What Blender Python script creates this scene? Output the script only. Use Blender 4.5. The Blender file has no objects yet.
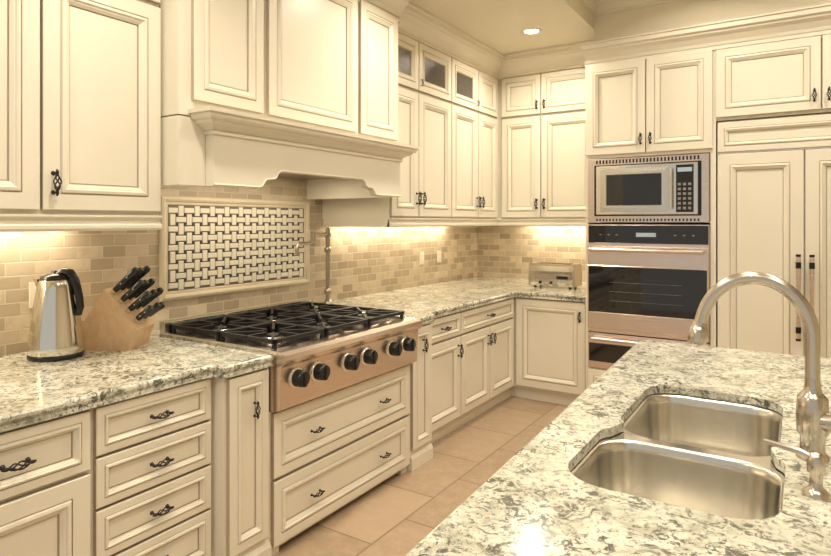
import bpy, bmesh, math, random
from mathutils import Matrix, Vector
from mathutils.geometry import tessellate_polygon
random.seed(4)
scene=bpy.context.scene
try:
    scene.view_settings.view_transform='Standard'
    scene.view_settings.look='None'
except Exception: pass

# ------------------------------------------------------------ materials
def newmat(name):
    m=bpy.data.materials.new(name); m.use_nodes=True
    nt=m.node_tree; b=nt.nodes['Principled BSDF']
    return m,nt,b
def simple(name,col,rough=.5,metal=0,var=.06,scale=6,coat=0,bump=0,spec=None):
    m,nt,b=newmat(name); N=nt.nodes; L=nt.links
    g=N.new('ShaderNodeNewGeometry'); n=N.new('ShaderNodeTexNoise'); n.inputs['Scale'].default_value=scale; n.inputs['Detail'].default_value=3
    L.new(g.outputs['Position'],n.inputs['Vector'])
    mx=N.new('ShaderNodeMix'); mx.data_type='RGBA'
    mx.inputs[6].default_value=(*[c*(1-var) for c in col],1); mx.inputs[7].default_value=(*[min(1,c*(1+var)) for c in col],1)
    L.new(n.outputs['Fac'],mx.inputs[0]); L.new(mx.outputs[2],b.inputs['Base Color'])
    b.inputs['Roughness'].default_value=rough; b.inputs['Metallic'].default_value=metal
    b.inputs['Coat Weight'].default_value=coat
    if bump:
        bp=N.new('ShaderNodeBump'); bp.inputs['Strength'].default_value=bump; bp.inputs['Distance'].default_value=.002
        n2=N.new('ShaderNodeTexNoise'); n2.inputs['Scale'].default_value=scale*6; L.new(g.outputs['Position'],n2.inputs['Vector'])
        L.new(n2.outputs['Fac'],bp.inputs['Height']); L.new(bp.outputs['Normal'],b.inputs['Normal'])
    return m
PAINT=simple('cream_paint',(.79,.73,.595),.34,var=.03,scale=3)
GLAZE=simple('umber_glaze',(.46,.38,.27),.5,var=.1)
CEIL=simple('ceiling_paint',(.78,.71,.56),.8,var=.02)
WALLP=simple('wall_paint',(.80,.72,.55),.8,var=.02)
IRON=simple('dark_iron',(.035,.028,.025),.38,metal=.7)
BLACK=simple('black_plastic',(.012,.011,.010),.25)
CAST=simple('cast_iron',(.020,.019,.018),.45,metal=.3)
BGLASS=simple('black_glass',(.012,.010,.009),.05,coat=.5)
def steel(name,col,rough,sx,sy,sz,amt=.12):
    m,nt,b=newmat(name); N=nt.nodes; L=nt.links
    g=N.new('ShaderNodeNewGeometry'); mp=N.new('ShaderNodeMapping'); mp.inputs['Scale'].default_value=(sx,sy,sz)
    n=N.new('ShaderNodeTexNoise'); n.inputs['Scale'].default_value=1; n.inputs['Detail'].default_value=4
    L.new(g.outputs['Position'],mp.inputs['Vector']); L.new(mp.outputs['Vector'],n.inputs['Vector'])
    mx=N.new('ShaderNodeMix'); mx.data_type='RGBA'
    mx.inputs[6].default_value=(*[c*(1-amt) for c in col],1); mx.inputs[7].default_value=(*[min(1,c*(1+amt)) for c in col],1)
    L.new(n.outputs['Fac'],mx.inputs[0]); L.new(mx.outputs[2],b.inputs['Base Color'])
    mr=N.new('ShaderNodeMapRange'); mr.inputs[3].default_value=rough*.85; mr.inputs[4].default_value=rough*1.15
    L.new(n.outputs['Fac'],mr.inputs[0]); L.new(mr.outputs[0],b.inputs['Roughness'])
    b.inputs['Metallic'].default_value=1
    return m
STEELC=steel('warm_brushed_steel',(.77,.655,.575),.26,3,3,200,.05)
STEEL=steel('brushed_steel',(.72,.69,.62),.22,60,8,8,.04)
STEELD=steel('satin_nickel',(.45,.39,.33),.3,8,8,8,.06)
NICKEL=steel('brushed_nickel',(.60,.54,.46),.24,4,4,4,.04)
CHROME=steel('polished_steel',(.78,.75,.68),.12,4,4,4,.03)

def granite():
    m,nt,b=newmat('speckled_granite'); N=nt.nodes; L=nt.links
    g=N.new('ShaderNodeNewGeometry')
    def noise(s,d,r=.6,dist=0):
        n=N.new('ShaderNodeTexNoise'); n.inputs['Scale'].default_value=s; n.inputs['Detail'].default_value=d; n.inputs['Roughness'].default_value=r; n.inputs['Distortion'].default_value=dist
        L.new(g.outputs['Position'],n.inputs['Vector']); return n.outputs['Fac']
    def ramp(f,a,c):
        r=N.new('ShaderNodeMapRange'); r.inputs[1].default_value=a; r.inputs[2].default_value=c; r.clamp=True
        L.new(f,r.inputs[0]); return r.outputs[0]
    def mix(f,A,Bc):
        x=N.new('ShaderNodeMix'); x.data_type='RGBA'; L.new(f,x.inputs[0])
        if isinstance(A,tuple): x.inputs[6].default_value=(*A,1)
        else: L.new(A,x.inputs[6])
        x.inputs[7].default_value=(*Bc,1); return x.outputs[2]
    def mul(a,c):
        x=N.new('ShaderNodeMath'); x.operation='MULTIPLY'; L.new(a,x.inputs[0])
        if isinstance(c,float): x.inputs[1].default_value=c
        else: L.new(c,x.inputs[1])
        return x.outputs[0]
    c=mix(ramp(noise(5,4),.38,.62),(.74,.72,.61),(.60,.58,.47))
    c=mix(mul(ramp(noise(10,10,.76,1.0),.48,.58),.8),c,(.37,.36,.275))
    c=mix(mul(ramp(noise(40,4,.6),.57,.68),.4),c,(.52,.39,.23))
    veins=mul(ramp(noise(24,9,.76,1.6),.515,.555),ramp(noise(5.5,4),.37,.52))
    c=mix(mul(veins,.95),c,(.085,.085,.062))
    c=mix(mul(ramp(noise(68,6,.76),.545,.60),.85),c,(.11,.105,.08))
    L.new(c,b.inputs['Base Color']); b.inputs['Roughness'].default_value=.16; b.inputs['Coat Weight'].default_value=.15
    b.inputs['Coat Roughness'].default_value=.06
    return m
GRAN=granite()
def brick(name,ax,bw,bh,mort,c1,c2,cm,offs=.5,rough=.5,mott=(.5,.36,.22),bump=.5):
    m,nt,b=newmat(name); N=nt.nodes; L=nt.links
    g=N.new('ShaderNodeNewGeometry'); s=N.new('ShaderNodeSeparateXYZ'); c=N.new('ShaderNodeCombineXYZ')
    L.new(g.outputs['Position'],s.inputs[0]); L.new(s.outputs[ax[0]],c.inputs[0]); L.new(s.outputs[ax[1]],c.inputs[1])
    t=N.new('ShaderNodeTexBrick'); t.offset=offs; t.inputs['Scale'].default_value=1; t.inputs['Brick Width'].default_value=bw; t.inputs['Row Height'].default_value=bh
    t.inputs['Mortar Size'].default_value=mort; t.inputs['Mortar Smooth'].default_value=.3
    t.inputs['Color1'].default_value=(*c1,1); t.inputs['Color2'].default_value=(*c2,1); t.inputs['Mortar'].default_value=(*cm,1)
    L.new(c.outputs[0],t.inputs['Vector'])
    n=N.new('ShaderNodeTexNoise'); n.inputs['Scale'].default_value=13; n.inputs['Detail'].default_value=9; n.inputs['Roughness'].default_value=.8
    L.new(g.outputs['Position'],n.inputs['Vector'])
    mr=N.new('ShaderNodeMapRange'); mr.inputs[1].default_value=.44; mr.inputs[2].default_value=.66; mr.inputs[4].default_value=.6; L.new(n.outputs['Fac'],mr.inputs[0])
    x=N.new('ShaderNodeMix'); x.data_type='RGBA'; L.new(mr.outputs[0],x.inputs[0]); L.new(t.outputs['Color'],x.inputs[6]); x.inputs[7].default_value=(*mott,1)
    y=N.new('ShaderNodeMix'); y.data_type='RGBA'; L.new(t.outputs['Fac'],y.inputs[0]); L.new(x.outputs[2],y.inputs[6]); y.inputs[7].default_value=(*cm,1)
    L.new(y.outputs[2],b.inputs['Base Color']); b.inputs['Roughness'].default_value=rough
    bp=N.new('ShaderNodeBump'); bp.inputs['Strength'].default_value=bump; bp.inputs['Distance'].default_value=.004; bp.invert=True
    L.new(t.outputs['Fac'],bp.inputs['Height']); L.new(bp.outputs['Normal'],b.inputs['Normal'])
    return m
TC=((.68,.58,.43),(.36,.285,.195),(.62,.54,.41))
TILE_L=brick('tumbled_stone_tile_l',(1,2),.125,.060,.0032,*TC,mott=(.46,.36,.24))
TILE_B=brick('tumbled_stone_tile_b',(0,2),.125,.060,.0032,*TC,mott=(.46,.36,.24))
FLOORM=brick('travertine_floor_tile',(1,0),.56,.42,.005,(.47,.34,.225),(.35,.245,.155),(.24,.17,.11),rough=.35,mott=(.52,.395,.27),bump=.3)
MTW=simple('mosaic_white',(.82,.77,.65),.25,var=.05,scale=20)
MTD=simple('mosaic_dark',(.08,.07,.065),.25)
GROUT=simple('mosaic_grout',(.17,.135,.11),.7)
STONE=simple('stone_moulding',(.68,.59,.44),.45,var=.12,scale=12)
def woodm():
    m,nt,b=newmat('block_wood'); N=nt.nodes; L=nt.links
    tc=N.new('ShaderNodeTexCoord'); mp=N.new('ShaderNodeMapping'); mp.inputs['Scale'].default_value=(6,60,20)
    n=N.new('ShaderNodeTexNoise'); n.inputs['Scale'].default_value=1; n.inputs['Detail'].default_value=5; n.inputs['Distortion'].default_value=.6
    L.new(tc.outputs['Object'],mp.inputs[0]); L.new(mp.outputs[0],n.inputs[0])
    x=N.new('ShaderNodeMix'); x.data_type='RGBA'; x.inputs[6].default_value=(.50,.31,.16,1); x.inputs[7].default_value=(.76,.54,.32,1)
    L.new(n.outputs['Fac'],x.inputs[0]); L.new(x.outputs[2],b.inputs['Base Color']); b.inputs['Roughness'].default_value=.4
    return m
WOOD=woodm()
WHITEP=simple('ivory_plastic',(.85,.80,.68),.35,var=.01)
CABGLASS=simple('seeded_glass',(.10,.085,.07),.12,var=.5,scale=60,bump=.4)
def emis(name,col,st):
    m,nt,b=newmat(name); b.inputs['Base Color'].default_value=(*col,1); b.inputs['Emission Color'].default_value=(*col,1); b.inputs['Emission Strength'].default_value=st; return m
LAMP=emis('lamp_lens',(1,.92,.75),8)
DISP=emis('display_blue',(.35,.45,.5),.12)

# ------------------------------------------------------------ builder
class B:
    def __init__(s,name): s.name=name; s.v=[]; s.f=[]; s.fm=[]; s.fs=[]; s.mats=[]; s.M=Matrix.Identity(4)
    def mi(s,m):
        if m not in s.mats: s.mats.append(m)
        return s.mats.index(m)
    def add(s,vs,fs,mat,sm=False):
        o=len(s.v); s.v+= [s.M@Vector(p) for p in vs]; k=s.mi(mat)
        for f in fs: s.f.append([i+o for i in f]); s.fm.append(k); s.fs.append(sm)
    def box(s,x0,x1,y0,y1,z0,z1,mat,bev=0):
        if bev<=0:
            vs=[(x,y,z) for z in (z0,z1) for y in (y0,y1) for x in (x0,x1)]
            s.add(vs,[(0,2,3,1),(4,5,7,6),(0,1,5,4),(2,6,7,3),(0,4,6,2),(1,3,7,5)],mat); return
        bm=bmesh.new(); bmesh.ops.create_cube(bm,size=1)
        for v in bm.verts: v.co=Vector(((x0+x1)/2+v.co.x*(x1-x0),(y0+y1)/2+v.co.y*(y1-y0),(z0+z1)/2+v.co.z*(z1-z0)))
        bmesh.ops.bevel(bm,geom=bm.edges[:],offset=bev,segments=2,profile=.6,affect='EDGES')
        bm.verts.index_update(); s.add([v.co[:] for v in bm.verts],[[v.index for v in f.verts] for f in bm.faces],mat); bm.free()
    def rings(s,x,y,w,h,prof,fill):
        R=[]
        for it in prof:
            i,d=it[0],it[1]; R.append([(x+i,y+i,d),(x+w-i,y+i,d),(x+w-i,y+h-i,d),(x+i,y+h-i,d)])
        for k in range(1,len(prof)):
            mat=prof[k][2] if len(prof[k])>2 else fill
            for j in range(4):
                q=[R[k-1][j],R[k-1][(j+1)%4],R[k][(j+1)%4],R[k][j]]
                s.add(q,[(0,1,2,3)],mat)
        return R[-1]
    def prism(s,poly,w0,w1,mat):
        n=len(poly); vs=[(p[0],p[1],w1) for p in poly]+[(p[0],p[1],w0) for p in poly]
        fs=[list(range(n)),list(range(2*n-1,n-1,-1))]+[(i,i+n,(i+1)%n+n,(i+1)%n) for i in range(n)]
        s.add(vs,fs,mat)
    def lathe(s,prof,mat,n=24,sm=True,T=None):
        vs=[];fs=[]
        for r,z in prof:
            for k in range(n):
                a=2*math.pi*k/n; p=Vector((r*math.cos(a),r*math.sin(a),z)); vs.append(T@p if T else p)
        for i in range(len(prof)-1):
            for k in range(n): fs.append((i*n+k,i*n+(k+1)%n,(i+1)*n+(k+1)%n,(i+1)*n+k))
        s.add(vs,fs,mat,sm)
        o=(len(prof)-1)*n
        if prof[-1][0]>1e-5: s.add([vs[o+k] for k in range(n)],[list(range(n))],mat)
        if prof[0][0]>1e-5: s.add([vs[k] for k in range(n)],[list(range(n-1,-1,-1))],mat)
    def tube(s,pts,rad,mat,n=10,sm=True,caps=True):
        pts=[Vector(p) for p in pts]; 
        if not isinstance(rad,(list,tuple)): rad=[rad]*len(pts)
        t0=(pts[1]-pts[0]).normalized(); ref=Vector((0,0,1)) if abs(t0.z)<.9 else Vector((1,0,0))
        nrm=t0.cross(ref).normalized(); vs=[];fs=[]
        for i,p in enumerate(pts):
            t=(pts[min(i+1,len(pts)-1)]-pts[max(i-1,0)]).normalized()
            nrm=(nrm-t*nrm.dot(t)).normalized(); bn=t.cross(nrm)
            for k in range(n):
                a=2*math.pi*k/n; vs.append(p+(nrm*math.cos(a)+bn*math.sin(a))*rad[i])
        for i in range(len(pts)-1):
            for k in range(n): fs.append((i*n+k,i*n+(k+1)%n,(i+1)*n+(k+1)%n,(i+1)*n+k))
        s.add(vs,fs,mat,sm)
        if caps:
            s.add(vs[:n],[list(range(n-1,-1,-1))],mat); s.add(vs[-n:],[list(range(n))],mat)
    def sweep(s,path,prof,mat,closed=False):
        n=len(path); P=[]
        def nr(a,b):
            d=Vector((b[0]-a[0],b[1]-a[1])).normalized(); return Vector((d.y,-d.x))
        for i in range(n):
            if closed: n1=nr(path[i-1],path[i]); n2=nr(path[i],path[(i+1)%n])
            else:
                n1=nr(path[max(i-1,0)],path[max(i-1,0)+1]); n2=nr(path[min(i,n-2)],path[min(i,n-2)+1])
            mt=(n1+n2)/max(.2,(1+n1.dot(n2))); P.append(mt)
        vs=[]
        for i in range(n):
            for o,z in prof: vs.append((path[i][0]+P[i].x*o,path[i][1]+P[i].y*o,z))
        k=len(prof); fs=[]
        for i in range(n if closed else n-1):
            j=(i+1)%n
            for q in range(k-1): fs.append((i*k+q,j*k+q,j*k+q+1,i*k+q+1))
        s.add(vs,fs,mat)
        if not closed:
            s.add(vs[:k],[list(range(k))],mat); s.add(vs[-k:],[list(range(k-1,-1,-1))],mat)
        return [[(path[i][0]+P[i].x*o,path[i][1]+P[i].y*o,z) for i in range(n)] for o,z in prof]
    def finish(s):
        me=bpy.data.meshes.new(s.name); me.from_pydata([tuple(v) for v in s.v],[],s.f)
        for m in s.mats: me.materials.append(m)
        me.polygons.foreach_set('material_index',s.fm); me.polygons.foreach_set('use_smooth',s.fs); me.update()
        ob=bpy.data.objects.new(s.name,me); scene.collection.objects.link(ob); return ob

def FL(a,y0,z0): return Matrix(((0,0,1,-a),(1,0,0,y0),(0,1,0,z0),(0,0,0,1)))      # faces +X
def FB(b,x0,z0): return Matrix(((1,0,0,x0),(0,0,-1,b),(0,1,0,z0),(0,0,0,1)))      # faces -Y
def door(b,F,w,h,s=.06,glass=None):
    b.M=F
    s=min(s,w*.22,h*.22); k=min(1,min(w,h)/.3)
    prof=[(0,0),(0,.019,GLAZE),(.003,.022),(s,.022),(s+.001,.018,GLAZE),(s+.003*k,.018,GLAZE),(s+.007*k,.026),(s+.017*k,.028),(s+.023*k,.021),(s+.026*k,.021),(s+.038*k,.012),(s+.040*k,.006,GLAZE),(s+.042*k,.006,GLAZE),(s+.044*k,.008)]
    R=b.rings(0,0,w,h,prof,PAINT); b.add(R,[(0,1,2,3)],glass or PAINT)
    b.M=Matrix.Identity(4)
def pull(b,F,u,v,vert=True,sc=1.0):
    T=F@Matrix.Translation((u,v,.022))
    if not vert: T=T@Matrix.Rotation(math.pi/2,4,'Z')
    b.M=T@Matrix.Scale(sc*.9,4)
    for e in (-1,1):
        b.lathe([(.009,0),(.008,.004),(.004,.006),(.004,.03)],IRON,8,T=Matrix.Translation((0,e*.036,0)))
        b.tube([(0,e*.029,.03),(0,e*.037,.03),(0,e*.044,.03),(0,e*.050,.026)],[.005,.0065,.005,.002],IRON,8)
    for ph in range(4):
        pts=[]
        for i in range(9):
            t=i/8; a=ph*math.pi/2+t*math.pi*1.1; r=.002+.0105*math.sin(math.pi*t)
            pts.append((r*math.cos(a),(t-.5)*.062,.03+r*math.sin(a)))
        b.tube(pts,.0028,IRON,5,caps=False)
    b.M=Matrix.Identity(4)
I4=Matrix.Identity(4)
WX=-2.95; WY=5.84

# ------------------------------------------------------------ room shell
b=B('floor'); b.box(-3.05,2.7,-1.6,5.95,-.05,0,FLOORM); b.finish()
b=B('wall_left'); b.box(WX-.1,WX,-1.6,5.95,0,3.35,TILE_L); b.finish()
b=B('wall_back'); b.box(WX,2.7,WY,WY+.1,0,3.35,TILE_B); b.finish()
b=B('wall_right'); b.box(2.6,2.7,-1.6,WY,0,3.35,WALLP); b.finish()
b=B('ceiling')
b.box(WX,-1.353,-1.6,WY,3.0,3.34,CEIL)
b.box(-1.353,2.6,-1.6,WY,3.30,3.34,CEIL)
b.box(-1.353,2.6,4.68,WY,2.87,3.30,CEIL)
b.finish()
b=B('trim_1')
cp=[(0,3.10),(.012,3.10),(.012,3.125),(.02,3.13),(.03,3.16),(.06,3.20),(.10,3.23),(.105,3.245),(.12,3.25),(.12,3.297),(0,3.297)]
b.sweep([(-1.353,-1.6),(-1.353,4.68),(2.6,4.68)],cp,PAINT); b.finish()
# ------------------------------------------------------------ upper cabinets
CR=[(0,2.81),(.012,2.815),(.012,2.835),(.02,2.84),(.026,2.86),(.05,2.895),(.085,2.925),(.09,2.94),(.105,2.945),(.105,2.975),(.115,2.98),(.115,2.998),(0,2.998)]
RAIL=[(-.02,1.465),(.012,1.465),(.022,1.475),(.022,1.487),(.012,1.494),(.006,1.505),(.012,1.515),(.024,1.52),(.024,1.527),(0,1.53)]
AU=2.35
b=B('upper_cabinet')
b.box(WX+.002,-AU,-.4,1.595,1.525,2.83,PAINT)
ds=[(-.36,.10),(.11,.585),(.595,1.10),(1.11,1.59)]
for i,(y0,y1) in enumerate(ds):
    door(b,FL(AU,y0,1.545),y1-y0,.88); door(b,FL(AU,y0,2.445),y1-y0,.355,.05)
    F=FL(AU,y0,1.545)
    if i!=2: pull(b,F,(y1-y0-.035) if i%2==0 else .035,.10,True,1.1)
b.sweep([(-AU,-.4),(-AU,1.595)],RAIL,PAINT); b.sweep([(-AU,-.4),(-AU,1.595)],CR,PAINT)
b.finish()
b=B('corner_upper_cabinet')
Y0=3.33; BU=5.06
b.box(WX+.002,-AU,Y0,WY-.002,1.52,2.83,PAINT); b.box(-AU,-1.418,BU,WY-.002,1.52,2.83,PAINT)
ds=[(3.335,3.672),(3.68,4.158),(4.168,4.63),(4.64,5.02)]
for i,(y0,y1) in enumerate(ds):
    door(b,FL(AU,y0,1.54),y1-y0,.895,.055)
    door(b,FL(AU,y0,2.455),y1-y0,.35,.045,CABGLASS if i<3 else None)
    F=FL(AU,y0,1.54)
    pull(b,F,[ (y1-y0)-.03,.03,(y1-y0)-.03,.03][i],.13,True,1.1)
    if i in (1,2): pull(b,FL(AU,y0,2.455),[0,.022,(y1-y0)-.022][i],.06,True,.6)
for i,(x0,x1) in enumerate([(-2.30,-1.928),(-1.92,-1.44)]):
    door(b,FB(BU,x0,1.54),x1-x0,.895,.055); door(b,FB(BU,x0,2.455),x1-x0,.35,.045)
    pull(b,FB(BU,x0,1.54),(x1-x0-.03) if i==0 else .03,.12,True,1.1)
    pull(b,FB(BU,x0,2.455),(x1-x0-.03) if i==0 else .03,.08,True,.9)
pth=[(-AU,Y0),(-AU,BU),(-1.42,BU)]
b.sweep(pth,RAIL,PAINT); b.sweep(pth,CR,PAINT)
b.box(WX+.01,-AU,Y0,Y0+.02,1.465,1.52,PAINT)
b.finish()
# ------------------------------------------------------------ range hood
b=B('range_hood')
AC=2.225; cy0,cy1=1.602,3.257
b.box(WX+.002,-AC,cy0,cy1,1.955,2.995,PAINT)
b.box(WX+.002,-AC,cy0,1.738,1.66,1.96,PAINT)
for (y0,y1) in [(1.665,2.065),(2.10,2.80),(2.835,3.225)]:
    door(b,FL(AC,y0,2.03),y1-y0,.80,.05)
b.sweep([(-AC,cy0),(-AC,cy1)],CR,PAINT)
ay0,ay1=1.74,3.20
arch=[(ay0,1.66),(2.00,1.66),(2.02,1.665),(2.035,1.685),(2.05,1.70),(2.10,1.705),(2.115,1.715),(2.125,1.735),(2.15,1.748),(2.80,1.748),(2.825,1.735),(2.835,1.715),(2.85,1.705),(2.90,1.70),(2.915,1.685),(2.93,1.665),(2.95,1.66),(ay1,1.66),(ay1,1.93),(ay0,1.93)]
b.M=FL(2.17,0,0); b.prism(arch,-.035,0,PAINT); b.M=I4
b.tube([(-2.168,p[0],p[1]+.006) for p in arch[:18]],.0045,PAINT,6)
b.box(WX+.002,-2.205,ay0,ay0+.035,1.66,1.93,PAINT); b.box(WX+.002,-2.205,ay1-.035,ay1,1.66,1.93,PAINT)
b.box(WX+.02,-2.21,ay0+.036,ay1-.036,1.80,1.83,STEELD)
sh=[(0,1.885),(.010,1.887),(.012,1.90),(.006,1.904),(.018,1.912),(.034,1.925),(.052,1.932),(.056,1.942),(.068,1.945),(.078,1.955),(.078,1.968),(.090,1.97),(.092,1.988),(-.08,1.995)]
b.sweep([(-2.23,ay0),(-2.17,ay0),(-2.17,ay1),(-2.32,ay1)],sh,PAINT)
b.finish()
# ------------------------------------------------------------ counters
EDGE=lambda z:[(-.03,z-.05),(-.008,z-.05),(-.003,z-.046),(-.004,z-.038),(-.010,z-.032),(-.006,z-.026),(0,z-.018),(0,z-.008),(-.004,z-.002),(-.010,z)]
def slab(b,poly,z,holes=[]):
    R=b.sweep(poly,EDGE(z),GRAN,True)
    top=R[-1]
    if holes:
        loops=[[Vector(p) for p in top]]+[[Vector((h[0],h[1],z)) for h in H] for H in holes]
        flat=[p for l in loops for p in l]
        tr=tessellate_polygon(loops); fs=[]
        for t in tr:
            a,c,d=[flat[i] for i in t]
            fs.append(t if (c-a).cross(d-a).z>0 else (t[0],t[2],t[1]))
        b.add([tuple(p) for p in flat],fs,GRAN)
    else: b.add(top,[list(range(len(top)))],GRAN)
    if not holes: b.add(R[0],[list(range(len(R[0])))[::-1]],GRAN)
CT=.915
b=B('granite_countertop')
slab(b,[(WX+.003,-.4),(-2.02,-.4),(-2.02,1.585),(-2.008,1.61),(-1.965,1.625),(-1.95,1.645),(-1.95,1.885),(WX+.003,1.885)],CT); b.finish()
b=B('granite_countertop')
slab(b,[(WX+.003,1.889),(-2.795,1.889),(-2.795,3.03),(-1.95,3.03),(-1.95,3.265),(-1.965,3.285),(-2.008,3.30),(-2.02,3.325),(-2.02,4.71),(-1.418,4.71),(-1.418,WY-.003),(WX+.003,WY-.003)],CT); b.finish()
# ------------------------------------------------------------ base cabinets
AB=2.06
b=B('base_cabinet')
b.box(WX+.003,-AB,-.4,1.885,.10,.864,PAINT); b.box(WX+.003,-AB-.05,-.4,1.885,0,.10,PAINT)
b.box(-AB,-1.985,1.64,1.885,.0,.864,PAINT)
for (y0,y1) in [(-.3,.36),(.37,1.125)]:
    door(b,FL(AB,y0,.655),y1-y0,.20,.03); pull(b,FL(AB,y0,.655),(y1-y0)*.5 if y0<0 else .52,.10,False,1.1)
    w=(y1-y0)/2-.003
    door(b,FL(AB,y0,.12),w,.52); door(b,FL(AB,y0+w+.006,.12),w,.52)
for z0,h in [(.692,.165),(.510,.172),(.328,.172),(.12,.198)]:
    door(b,FL(AB,1.145,z0),.478,h,.028); pull(b,FL(AB,1.145,z0),.24,h*.5,False,1.0)
door(b,FL(1.985,1.655,.12),.215,.735,.04); pull(b,FL(1.985,1.655,.12),.13,.58,True,.85)
b.sweep([(-1.985,1.64),(-1.985,1.885)],[(0,0),(.02,0),(.02,.07),(.01,.085),(0,.09)],PAINT)
b.finish()
b=B('drawer_base_cabinet')
b.box(WX+.003,-1.99,1.89,3.018,.03,.655,PAINT)
for z0,h in [(.355,.29),(.05,.29)]:
    door(b,FL(1.99,1.905,z0),1.10,h,.045)
    for u in (.27,.83): pull(b,FL(1.99,1.905,z0),u,h*.5,False,.9)
for y in (1.93,2.98): b.box(-2.05,-1.995,y-.03,y+.03,0,.03,PAINT)
b.finish()
b=B('corner_base_cabinet')
b.box(WX+.003,-AB,3.022,WY-.003,.10,.864,PAINT); b.box(WX+.003,-AB-.04,3.27,WY-.003,0,.10,PAINT)
b.box(-AB,-1.985,3.022,3.27,0,.864,PAINT)
door(b,FL(1.985,3.035,.12),.22,.735,.04); pull(b,FL(1.985,3.035,.12),.11,.62,True,1.0)
b.sweep([(-1.985,3.022),(-1.985,3.27)],[(0,0),(.02,0),(.02,.07),(.01,.085),(0,.09)],PAINT)
door(b,FL(AB,3.30,.70),.475,.155,.025); pull(b,FL(AB,3.30,.70),.24,.078,False,1.1)
door(b,FL(AB,3.30,.12),.475,.565,.05); pull(b,FL(AB,3.30,.12),.435,.47,True,1.1)
door(b,FL(AB,3.785,.70),.93,.155,.025); pull(b,FL(AB,3.785,.70),.46,.078,False,1.1)
door(b,FL(AB,3.785,.12),.462,.565,.05); door(b,FL(AB,4.253,.12),.462,.565,.05)
pull(b,FL(AB,3.785,.12),.43,.47,True,1.0); pull(b,FL(AB,4.253,.12),.035,.47,True,1.0)
b.box(-AB,-1.418,4.76,WY-.003,.10,.864,PAINT); b.box(-AB-.04,-1.418,4.80,WY-.003,0,.10,PAINT)
door(b,FB(4.76,-2.03,.12),.59,.735,.06); pull(b,FB(4.76,-2.03,.12),.55,.62,True,1.0)
b.finish()
# ------------------------------------------------------------ cooktop
b=B('gas_rangetop')
ry0,ry1=1.893,3.014
b.box(-2.785,-1.985,ry0,ry1,.665,.918,STEEL)
prof=[(-1.985,.665),(-1.935,.665),(-1.925,.672),(-1.915,.86),(-1.895,.875),(-1.885,.895),(-1.892,.915),(-1.915,.927),(-1.985,.930)]
vs=[(p[0],y,p[1]) for y in (ry0,ry1) for p in prof]; n=len(prof)
b.add(vs,[(i,i+1,i+1+n,i+n) for i in range(n-1)]+[list(range(n))[::-1],list(range(n,2*n))],STEELC)
b.box(-2.785,-2.745,ry0,ry1,.918,.985,STEEL,.004); b.box(-2.745,-1.985,ry0,ry0+.03,.918,.932,STEEL,.003); b.box(-2.745,-1.985,ry1-.03,ry1,.918,.932,STEEL,.003)
b.box(-2.745,-1.985,ry0+.03,ry1-.03,.918,.921,BLACK)
cw=(ry1-ry0-.06)/3; xs=[(-2.74,-2.37),(-2.365,-1.99)]
def bar(x0,y0,x1,y1,z=.962,w=.007,h=.012):
    d=Vector((x1-x0,y1-y0,0)); L=d.length; a=math.atan2(d.y,d.x)
    b.M=Matrix.Translation((x0,y0,z))@Matrix.Rotation(a,4,'Z'); b.box(0,L,-w,w,-h,h*.6,CAST,.002); b.M=I4
for c in range(3):
    y0=ry0+.03+c*cw+.004; y1=y0+cw-.008
    for (x0,x1) in xs:
        for l in [(x0,y0+.007,x1,y0+.007),(x0,y1-.007,x1,y1-.007),(x0+.007,y0,x0+.007,y1),(x1-.007,y0,x1-.007,y1)]: bar(*l)
        cx=(x0+x1)/2; cy=(y0+y1)/2
        for ang in range(8):
            a=ang*math.pi/4; R=.185 if ang%2==0 else .25
            ex=max(x0,min(x1,cx+R*math.cos(a))); ey=max(y0,min(y1,cy+R*math.sin(a)))
            bar(cx+.045*math.cos(a),cy+.045*math.sin(a),ex,ey)
        for sx in (x0+.012,x1-.012):
            for sy in (y0+.012,y1-.012): b.box(sx-.008,sx+.008,sy-.008,sy+.008,.921,.955,CAST)
        T=Matrix.Translation((cx,cy,.921))
        b.lathe([(.075,0),(.075,.006),(.05,.012),(.045,.02),(.0,.02)],STEELC,20,T=T)
        b.lathe([(.036,.018),(.038,.026),(.033,.031),(0,.032)],CAST,20,T=T)
for y in (1.995,2.135,2.36,2.515,2.745,2.885):
    T=Matrix.Translation((-1.921,y,.795))@Matrix.Rotation(math.pi/2,4,'Y')
    b.lathe([(.050,0),(.050,.008),(.044,.012),(.040,.012)],CHROME,24,T=T)
    b.lathe([(.040,.010),(.038,.016),(.037,.045),(.033,.052),(0,.053)],BLACK,24,T=T)
    b.M=Matrix.Translation((-1.868,y,.795)); b.box(-.006,.006,-.008,.008,-.034,.034,BLACK,.003); b.M=I4
b.finish()
# ------------------------------------------------------------ mosaic panel
b=B('basketweave_mosaic_panel')
my0,my1,mz0,mz1=2.0,3.18,1.065,1.645
F=FL(-WX,my0,mz0); b.M=F; W=my1-my0; H=mz1-mz0
R=b.rings(0,0,W,H,[(0,.001),(0,.014),(.006,.022),(.018,.026),(.03,.02),(.034,.012),(.046,.012),(.050,.008)],STONE)
b.add(R,[(0,1,2,3)],GROUT)
nx,nz=20,9; sx_=(W-.106)/nx; sz_=(H-.106)/nz; ox=oz=.053
for i in range(nx):
    for j in range(nz):
        cx=ox+(i+.5)*sx_; cz=oz+(j+.5)*sz_
        hu,hv=(.61*sx_,.28*sz_) if (i+j)%2==0 else (.31*sx_,.60*sz_)
        u0=max(cx-hu,ox); u1=min(cx+hu,ox+nx*sx_); v0=max(cz-hv,oz); v1=min(cz+hv,oz+nz*sz_)
        b.rings(u0,v0,u1-u0,v1-v0,[(0,.008),(.001,.012),(.003,.013)],MTW)
        b.add([(u0+.003,v0+.003,.013),(u1-.003,v0+.003,.013),(u1-.003,v1-.003,.013),(u0+.003,v1-.003,.013)],[(0,1,2,3)],MTW)
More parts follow.
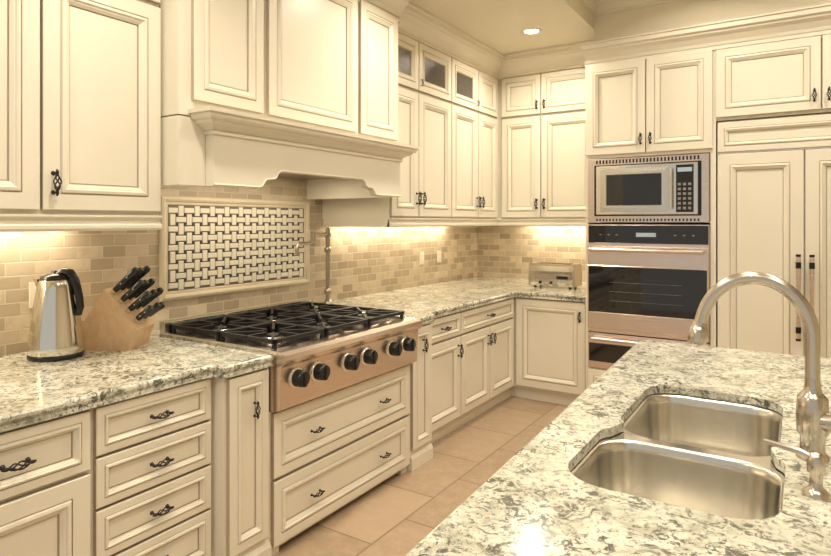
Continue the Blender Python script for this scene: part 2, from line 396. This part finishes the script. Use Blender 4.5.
for i in range(1,nx):
    for j in range(1,nz):
        cx=ox+i*sx_; cz=oz+j*sz_; q=.0085
        b.add([(cx-q,cz-q,.0115),(cx+q,cz-q,.0115),(cx+q,cz+q,.0115),(cx-q,cz+q,.0115)],[(0,1,2,3)],MTD)
b.M=I4; b.finish()
# ------------------------------------------------------------ pot filler
b=B('pot_filler_faucet')
px,py=-2.86,3.29
b.lathe([(.034,0),(.034,.008),(.022,.014),(.018,.03),(.016,.03)],STEELD,20,T=Matrix.Translation((px,py,CT)))
b.tube([(px,py,.93),(px,py,1.455)],.0165,STEELD,14)
for z in (1.0,1.30,1.41): b.lathe([(.017,-.02),(.025,-.015),(.025,.015),(.017,.02)],STEELD,16,T=Matrix.Translation((px,py,z)))
b.tube([(px,py,1.41),(px+.02,py-.17,1.41)],.012,STEELD,12)
b.tube([(px+.02,py-.17,1.435),(px+.02,py-.17,1.335)],.018,STEELD,12)
b.tube([(px+.02,py-.17,1.355),(px+.05,py-.34,1.355),(px+.053,py-.365,1.345),(px+.054,py-.37,1.31),(px+.054,py-.37,1.28)],.012,STEELD,12)
b.tube([(px,py,1.44),(px,py,1.46),(px+.02,py-.02,1.468),(px+.06,py-.10,1.47)],.007,STEELD,10)
b.finish()
# ------------------------------------------------------------ oven tower
BT=4.66
b=B('oven_tower_cabinet')
b.box(-1.413,-1.392,BT,WY-.004,0,2.73,PAINT); b.box(-.532,-.497,BT,WY-.004,0,2.73,PAINT)
b.box(-1.392,-.532,BT,WY-.004,1.99,2.73,PAINT); b.box(-1.392,-.532,BT,WY-.004,.10,.375,PAINT); b.box(-1.392,-.532,BT+.05,WY-.004,0,.10,PAINT)
b.box(-1.392,-.532,5.45,5.5,.375,1.99,PAINT)
b.box(-.497,.76,BT,WY-.004,2.205,2.73,PAINT); b.box(.74,.80,BT,WY-.004,0,2.73,PAINT)
for i,(x0,x1) in enumerate([(-1.405,-.965),(-.957,-.517)]):
    door(b,FB(BT,x0,2.015),x1-x0,.69,.055); pull(b,FB(BT,x0,2.015),(x1-x0-.03) if i==0 else .03,.10,True,1.0)
for i,(x0,x1) in enumerate([(-.495,.110),(.118,.735)]):
    door(b,FB(BT,x0,2.225),x1-x0,.47,.055); pull(b,FB(BT,x0,2.225),(x1-x0-.035) if i==0 else .035,.09,True,1.0)
door(b,FB(BT,-1.39,.115),.855,.25,.045); pull(b,FB(BT,-1.39,.115),.43,.125,False,1.1)
tc=[(0,2.70),(.012,2.702),(.012,2.725),(.018,2.73),(.024,2.75),(.05,2.785),(.075,2.805),(.08,2.82),(.095,2.825),(.095,2.855),(.105,2.858),(.105,2.868),(0,2.868)]
b.sweep([(-1.413,BT),(.80,BT)],tc,PAINT)
b.finish()
# microwave
b=B('microwave_oven')
Fm=FB(BT,-1.388,1.495); Wm=.852; Hm=.488; b.M=Fm
b.box(.02,Wm-.02,.02,Hm-.02,-.45,0,BLACK)
b.rings(0,0,Wm,Hm,[(0,-.01),(0,.018),(.004,.022),(.05,.022),(.052,.012)],STEELC)
b.add([(.052,.052,.012),(Wm-.052,.052,.012),(Wm-.052,Hm-.052,.012),(.052,Hm-.052,.012)],[(0,1,2,3)],BLACK)
for k in range(30):
    x=.07+k*(Wm-.14)/29
    b.box(x-.006,x+.006,Hm-.04,Hm-.012,.020,.024,BLACK); b.box(x-.006,x+.006,.012,.03,.020,.024,BLACK)
b.box(.07,Wm-.07,.06,Hm-.06,.012,.05,CHROME,.006)
b.rings(.10,.08,.49,Hm-.16,[(0,.049),(.002,.054),(.03,.056),(.046,.056),(.05,.051)],STEEL); b.add([(.15,.13,.051),(.54,.13,.051),(.54,Hm-.13,.051),(.15,Hm-.13,.051)],[(0,1,2,3)],BGLASS)
b.box(.64,.755,.075,Hm-.075,.05,.053,BLACK)
b.box(.65,.745,Hm-.125,Hm-.095,.053,.0545,DISP)
for r in range(6):
    for c in range(3): b.box(.652+c*.034,.672+c*.034,.095+r*.034,.113+r*.034,.053,.0555,STEELD)
b.tube([(.612,.10,.08),(.612,Hm-.10,.08)],.009,CHROME,10)
for v in (.11,Hm-.11): b.tube([(.612,v,.045),(.612,v,.08)],.006,CHROME,8)
b.M=I4; b.finish()
# wall oven
b=B('wall_oven')
b.M=FB(BT,-1.388,.655); Wo=.852; Ho=.825
b.box(.02,Wo-.02,.01,Ho-.01,-.6,0,BLACK); b.box(0,Wo,0,Ho,0,.018,STEELC,.004)
b.box(.006,Wo-.006,.685,Ho-.006,.018,.028,BGLASS,.003)
b.box(.36,.50,.735,.765,.028,.0295,DISP)
for x in (.10,.16,.22,.63,.69,.75): b.box(x-.008,x+.008,.745,.752,.028,.0293,STEELD)
b.box(.004,Wo-.004,.03,.665,.018,.045,STEELC,.005)
b.rings(.005,.15,Wo-.01,.365,[(0,.044),(.003,.047),(.006,.047),(.008,.046)],STEELC)
b.add([(.013,.158,.0465),(Wo-.013,.158,.0465),(Wo-.013,.507,.0465),(.013,.507,.0465)],[(0,1,2,3)],BGLASS)
for k in range(3): b.tube([(.17,.25+k*.07,.0467),(Wo-.17,.25+k*.07,.0467)],.0006,STEELD,5)
b.tube([(.03,.635,.09),(Wo-.03,.635,.09)],.016,STEELC,14)
for x in (.06,Wo-.06): b.tube([(x,.635,.04),(x,.635,.09)],.011,CHROME,10)
b.M=I4; b.finish()
b=B('warming_drawer')
b.M=FB(BT,-1.388,.38); Hw=.268
b.box(.02,Wo-.02,.01,Hw-.01,-.6,0,BLACK); b.box(0,Wo,0,Hw,0,.022,STEELC,.004)
b.box(.01,Wo-.01,.05,.19,.022,.03,BGLASS,.003)
b.tube([(.04,.228,.065),(Wo-.04,.228,.065)],.013,STEELC,14)
for x in (.07,Wo-.07): b.tube([(x,.228,.02),(x,.228,.065)],.009,CHROME,10)
b.M=I4; b.finish()
# ------------------------------------------------------------ refrigerator
b=B('refrigerator')
b.box(-.49,.735,BT+.02,5.7,.02,2.20,PAINT)
b.box(-.49,.735,BT+.06,5.7,0,.02,BLACK)
door(b,FB(BT+.02,-.487,1.985),1.22,.205,.04)
door(b,FB(BT+.02,-.487,.12),.505,1.85,.075); door(b,FB(BT+.02,.026,.12),.705,1.85,.075)
b.box(-.49,.735,BT+.0,BT+.02,1.972,1.983,STEELC)
for x in (-.012,.062):
    y=BT-.055
    b.tube([(x,y,.74),(x,y,1.28)],.013,STEELC,12)
    for z in (.80,1.22): b.tube([(x,BT,z),(x,y,z)],.008,IRON,8); b.lathe([(.0155,-.02),(.0155,.02)],IRON,12,T=Matrix.Translation((x,y,z)))
    for z in (.73,1.275): b.lathe([(.015,0),(.015,.015)],IRON,12,T=Matrix.Translation((x,y,z)))
b.finish()
# ------------------------------------------------------------ island
def arc(cx,cy,r,a0,a1,n=8): return [(cx+r*math.cos(math.radians(a0+(a1-a0)*i/n)),cy+r*math.sin(math.radians(a0+(a1-a0)*i/n))) for i in range(n+1)]
sx0,sx1=-.475,-.03; so=.032
hole=arc(sx0+.11,1.30+so+.11,.11,180,270)+arc(sx1-.11,1.30+so+.11,.11,270,360)+arc(sx1-.07,1.725+so-.07,.07,0,45)+arc(sx1-.085,1.755+so+.07,.07,-45,0)+arc(sx1-.015-.10,2.265+so-.10,.10,0,90)+arc(sx0+.02+.10,2.265+so-.10,.10,90,180)+arc(sx0+.09,1.755+so+.07,.07,180,225)+arc(sx0+.07,1.725+so-.07,.07,135,180)
b=B('kitchen_island')
isl=[(-.56,.12),(1.05,.12),(1.05,3.12)]+arc(-.675+.06,3.14-.06,.06,90,180)
slab(b,isl,CT,[hole])
n=len(hole); vs=[(p[0],p[1],CT) for p in hole]+[(p[0],p[1],CT-.026) for p in hole]
b.add(vs,[(i,(i+1)%n,(i+1)%n+n,i+n) for i in range(n)],GRAN,True)
b.box(-.52,-.50,.20,3.04,.10,.864,PAINT); b.box(.88,.90,.20,3.04,.10,.864,PAINT)
b.box(-.50,.88,.20,.22,.10,.864,PAINT); b.box(-.50,.88,3.02,3.04,.10,.864,PAINT); b.box(-.50,.88,.22,3.02,.10,.12,PAINT)
b.box(-.46,.84,.26,2.98,0,.10,PAINT)
def FR(a,y1,z0): return Matrix(((0,0,-1,a),(-1,0,0,y1),(0,1,0,z0),(0,0,0,1)))
F2=lambda y,x1,z:Matrix(((-1,0,0,x1),(0,0,1,y),(0,1,0,z),(0,0,0,1)))
for k in range(3):
    y1=3.03-k*.94; door(b,FR(-.52,y1,.12),.46,.73); door(b,FR(-.52,y1-.465,.12),.46,.73)
for k in range(3): door(b,F2(3.04,.89-k*.465,.12),.455,.73)
b.finish()
# sink
def rr(x0,x1,y0,y1,r,n=8): return arc(x0+r,y0+r,r,180,270,n)+arc(x1-r,y0+r,r,270,360,n)+arc(x1-r,y1-r,r,0,90,n)+arc(x0+r,y1-r,r,90,180,n)
b=B('double_bowl_sink')
bowls=[(sx0+.003,sx1-.003,1.303+so,1.722+so,.105),(sx0+.022,sx1-.017,1.760+so,2.262+so,.095)]
outer=rr(sx0-.01,sx1+.02,1.29+so,2.275+so,.11)
zt=.886
loops=[[Vector((p[0],p[1],zt)) for p in outer]]+[[Vector((p[0],p[1],zt)) for p in rr(*bw)] for bw in bowls]
flat=[p for l in loops for p in l]; fs=[]
for t in tessellate_polygon(loops):
    a,c,d=[flat[i] for i in t]; fs.append(t if (c-a).cross(d-a).z>0 else (t[0],t[2],t[1]))
b.add([tuple(p) for p in flat],fs,CHROME)
for (x0,x1,y0,y1,r) in bowls:
    vs=[];fs=[]; lv=[(0,zt,r),(.003,zt-.001,r),(.007,zt-.006,r),(.010,zt-.03,r),(.016,.735,r),(.024,.70,r),(.045,.68,r*.9),(.10,.672,r*.6)]
    for ins,z,rad in lv: vs+=[(p[0],p[1],z) for p in rr(x0+ins,x1-ins,y0+ins,y1-ins,max(rad-ins*.5,.02))]
    n=36
    dx,dy=(x0+x1)/2,(y0+y1)/2
    vs+=[(dx+.045*math.cos(2*math.pi*k/n+math.pi*1.25),dy+.045*math.sin(2*math.pi*k/n+math.pi*1.25),.665) for k in range(n)]
    for i in range(len(lv)): 
        for k in range(n): fs.append((i*n+k,(i+1)*n+k,(i+1)*n+(k+1)%n,i*n+(k+1)%n)[::-1])
    b.add(vs,fs,STEEL,True)
    b.lathe([(.045,.665),(.04,.660),(.036,.652),(0,.652)][::1],CHROME,36,T=Matrix.Translation((dx,dy,0)))
    b.lathe([(.025,.653),(.02,.662),(.004,.664),(.004,.672),(0,.673)],STEELD,20,T=Matrix.Translation((dx,dy,0)))
b.finish()
# faucet
b=B('gooseneck_kitchen_faucet')
fx,fy=.025,1.783
T=Matrix.Translation((fx,fy,CT))
b.lathe([(.036,0),(.036,.008),(.030,.014),(.027,.02),(.027,.055),(.034,.062),(.035,.12),(.033,.15),(.026,.158),(.020,.165),(.0175,.18),(.0165,.20)],NICKEL,28,T=T)
pts=[(fx,fy,1.10),(fx,fy,1.16),(fx,fy,1.21)]
cx=fx-.126; 
for k in range(1,19):
    a=math.pi*k/20; pts.append((cx+.126*math.cos(a),fy,1.21+.145*math.sin(a)))
pts+= [(cx-.128,fy,1.225)]
b.tube(pts,.0165,NICKEL,20)
hp=Vector(pts[-1]); dd=Vector((-.16,0,-1)).normalized()
b.tube([hp+dd*-.005,hp+dd*.01,hp+dd*.012,hp+dd*.045,hp+dd*.055],[.017,.019,.022,.025,.021],NICKEL,18)
b.tube([(fx,fy,CT+.095),(fx+.045,fy-.02,CT+.10),(fx+.06,fy-.025,CT+.103)],[.024,.024,.018],NICKEL,16)
b.tube([(fx+.055,fy-.023,CT+.105),(fx+.075,fy-.035,CT+.15),(fx+.085,fy-.04,CT+.20)],[.008,.007,.006],NICKEL,10)
b.finish()
b=B('soap_dispenser')
fx,fy=.028,1.545; T=Matrix.Translation((fx,fy,CT))
b.lathe([(.026,0),(.026,.006),(.019,.012),(.013,.02),(.012,.045),(.017,.05),(.018,.075),(.014,.084),(.010,.09),(0,.092)],NICKEL,24,T=T)
b.tube([(fx,fy,CT+.075),(fx-.03,fy,CT+.088),(fx-.075,fy,CT+.095),(fx-.098,fy,CT+.098)],[.0085,.007,.0055,.005],NICKEL,12)
b.finish()
# ------------------------------------------------------------ kettle
b=B('electric_kettle')
b.M=Matrix(((.84,-.54,0,-2.72),(.54,.84,0,1.35),(0,0,1,CT),(0,0,0,1)))
b.lathe([(.106,0),(.108,.004),(.108,.018),(.104,.022)],BLACK,32)
b.lathe([(.106,.022),(.109,.03),(.107,.055),(.096,.15),(.083,.24),(.073,.30),(.069,.325),(.062,.338)],CHROME,36)
b.lathe([(.064,.335),(.060,.350),(.035,.360),(.018,.363),(.018,.370),(.012,.376),(0,.377)],BLACK,28)
b.add([(-.066,-.03,.30),(-.066,.03,.30),(-.060,.035,.340),(-.060,-.035,.340),(-.102,0,.340),(-.072,0,.27)],[(0,5,4,3),(5,1,2,4),(3,4,2),(0,3,2,1)],CHROME)
b.tube([(.0,0,.352),(.035,0,.368),(.060,0,.362),(.080,0,.335),(.092,0,.295),(.101,0,.255),(.104,0,.215),(.098,0,.19),(.08,0,.19)],[.018,.020,.021,.019,.017,.016,.016,.015,.012],BLACK,14)
b.M=I4; b.finish()
# ------------------------------------------------------------ knife block
b=B('knife_block')
kb=Matrix(((.84,.54,0,-2.785),(.54,-.84,0,1.56),(0,0,1,CT),(0,0,0,1)))
K=kb@Matrix(((1,0,0,0),(0,0,1,0),(0,1,0,0),(0,0,0,1)))@Matrix.Scale(1.1,4)
b.M=K@Matrix.Translation((-.04,0,0))
poly=[(.01,0),(.225,0),(.255,.085),(.12,.255),(.012,.085)]
b.prism(poly,-.085,.085,WOOD)
nd=Vector((.79,.613,0)); td=Vector((.135,-.170,0)).normalized()
for r in range(4):
    for c in range(3):
        o=Vector((.12,.255,0))+td*(.026+r*.050)+Vector((0,0,-.052+c*.052)); L=.150-.016*r+random.uniform(-.012,.014)
        d2=(nd+Vector((0,.14-.05*r,(c-1)*.05))).normalized()
        b.tube([o-d2*.004,o+d2*.018],[.0105,.0105],CHROME,8)
        b.tube([o+d2*.018,o+d2*.03,o+d2*L*.6,o+d2*L*.92,o+d2*L],[.012,.013,.0135,.0155,.011],BLACK,10)
        for q in (.4,.65,.85): b.lathe([(.003,-.0140),(.003,.0140)],CHROME,6,T=Matrix.Translation(o+d2*L*q))
b.M=I4; b.finish()
# ------------------------------------------------------------ toaster
b=B('toaster')
b.M=Matrix.Translation((-1.85,5.20,CT))
prof=[(-.10,.02),(.10,.02),(.105,.05),(.102,.15),(.09,.195),(.06,.215),(-.06,.215),(-.09,.195),(-.102,.15),(-.105,.05)]
n=len(prof); vs=[(x,p[0],p[1]) for x in (-.19,.19) for p in prof]
b.add(vs,[(i,(i+1)%n,(i+1)%n+n,i+n) for i in range(n)],CHROME,False)
for x0,x1 in ((-.21,-.19),(.19,.21)):
    vs=[(x,p[0]*1.02,p[1]*1.01) for x in (x0,x1) for p in prof]
    b.add(vs,[(i,(i+1)%n,(i+1)%n+n,i+n) for i in range(n)]+[list(range(n))[::-1],list(range(n,2*n))],STEELD)
for y in (-.035,.035): b.box(-.15,.15,y-.014,y+.014,.214,.217,BLACK)
b.box(-.16,.16,-.108,-.104,.075,.12,STEELD,.002); b.box(.05,.15,-.111,-.107,.085,.11,BLACK)
for x in (-.10,0): b.lathe([(.014,0),(.012,.014),(0,.015)],BLACK,14,T=Matrix.Translation((x,-.107,.05))@Matrix.Rotation(math.pi/2,4,'X'))
for x in (-.16,.16):
    for y in (-.07,.07): b.lathe([(.012,0),(.012,.022)],BLACK,10,T=Matrix.Translation((x,y,0)))
b.M=I4; b.finish()
# ------------------------------------------------------------ outlets
for y,z in ((4.70,1.165),(5.02,1.165),(1.38,1.165)):
    b=B('wall_outlet'); b.M=FL(-WX,y-.035,z-.058)
    b.box(0,.07,0,.116,0,.006,WHITEP,.002)
    for v in (.022,.064): b.box(.018,.052,v,v+.03,.006,.009,WHITEP,.002); b.box(.028,.030,v+.012,v+.022,.009,.0095,BLACK); b.box(.040,.042,v+.012,v+.022,.009,.0095,BLACK)
    b.M=I4; b.finish()
# ------------------------------------------------------------ lights
LC=(1,.92,.79)
def downlight(x,y,z,p,vis=True):
    b=B('seen_or_added_downlight'); T=Matrix.Translation((x,y,z))
    b.lathe([(.055,-.002),(.058,-.006),(.078,-.006),(.082,-.001)],WHITEP,28,T=T)
    b.lathe([(.054,-.003),(0,-.003)],LAMP,28,T=T); b.finish()
    l=bpy.data.lights.new('seen_or_added_lamp','AREA'); l.shape='DISK'; l.size=.14; l.energy=p; l.color=LC; l.spread=math.radians(150)
    o=bpy.data.objects.new('seen_or_added_lamp',l); o.location=(x,y,z-.02); scene.collection.objects.link(o)
for x,y in ((-1.778,4.46),(-1.7,2.9),(-1.7,1.2),(-1.7,-.4)): downlight(x,y,3.0,13.5)  # first fitting is real; the unseen rest of the row is added for brightness
for x,y in ((-.5,3.9),(.5,3.9),(-.4,2.2),(.8,2.2),(-.4,.5),(.8,.5)): downlight(x,y,3.3,13.5)  # unseen tray-ceiling fittings, all added to brighten the room
def strip(n,x,y,z,sx,sy,p,col=(1,.86,.64)):
    l=bpy.data.lights.new(n,'AREA'); l.shape='RECTANGLE'; l.size=sx; l.size_y=sy; l.energy=p; l.color=col
    o=bpy.data.objects.new(n,l); o.location=(x,y,z); scene.collection.objects.link(o)
strip('undercabinet_light',-2.87,.6,1.50,.04,1.8,10)
strip('undercabinet_light',-2.87,4.3,1.50,.04,1.7,10)
strip('undercabinet_light',-1.9,5.74,1.50,.9,.04,7.5)
strip('hood_light',-2.6,2.45,1.79,.1,1.0,6)
w=bpy.data.worlds.new('world'); scene.world=w; w.use_nodes=True
bg=w.node_tree.nodes['Background']; bg.inputs[0].default_value=(1,.95,.86,1); bg.inputs[1].default_value=.58
# ------------------------------------------------------------ camera
cam=bpy.data.cameras.new('camera'); co=bpy.data.objects.new('camera',cam); scene.collection.objects.link(co)
co.location=(0,0,1.5); co.rotation_euler=(math.pi/2,0,math.radians(32.69))
cam.sensor_width=36; cam.lens=600/831*36; cam.shift_y=-56/831; cam.clip_start=.02
scene.camera=co
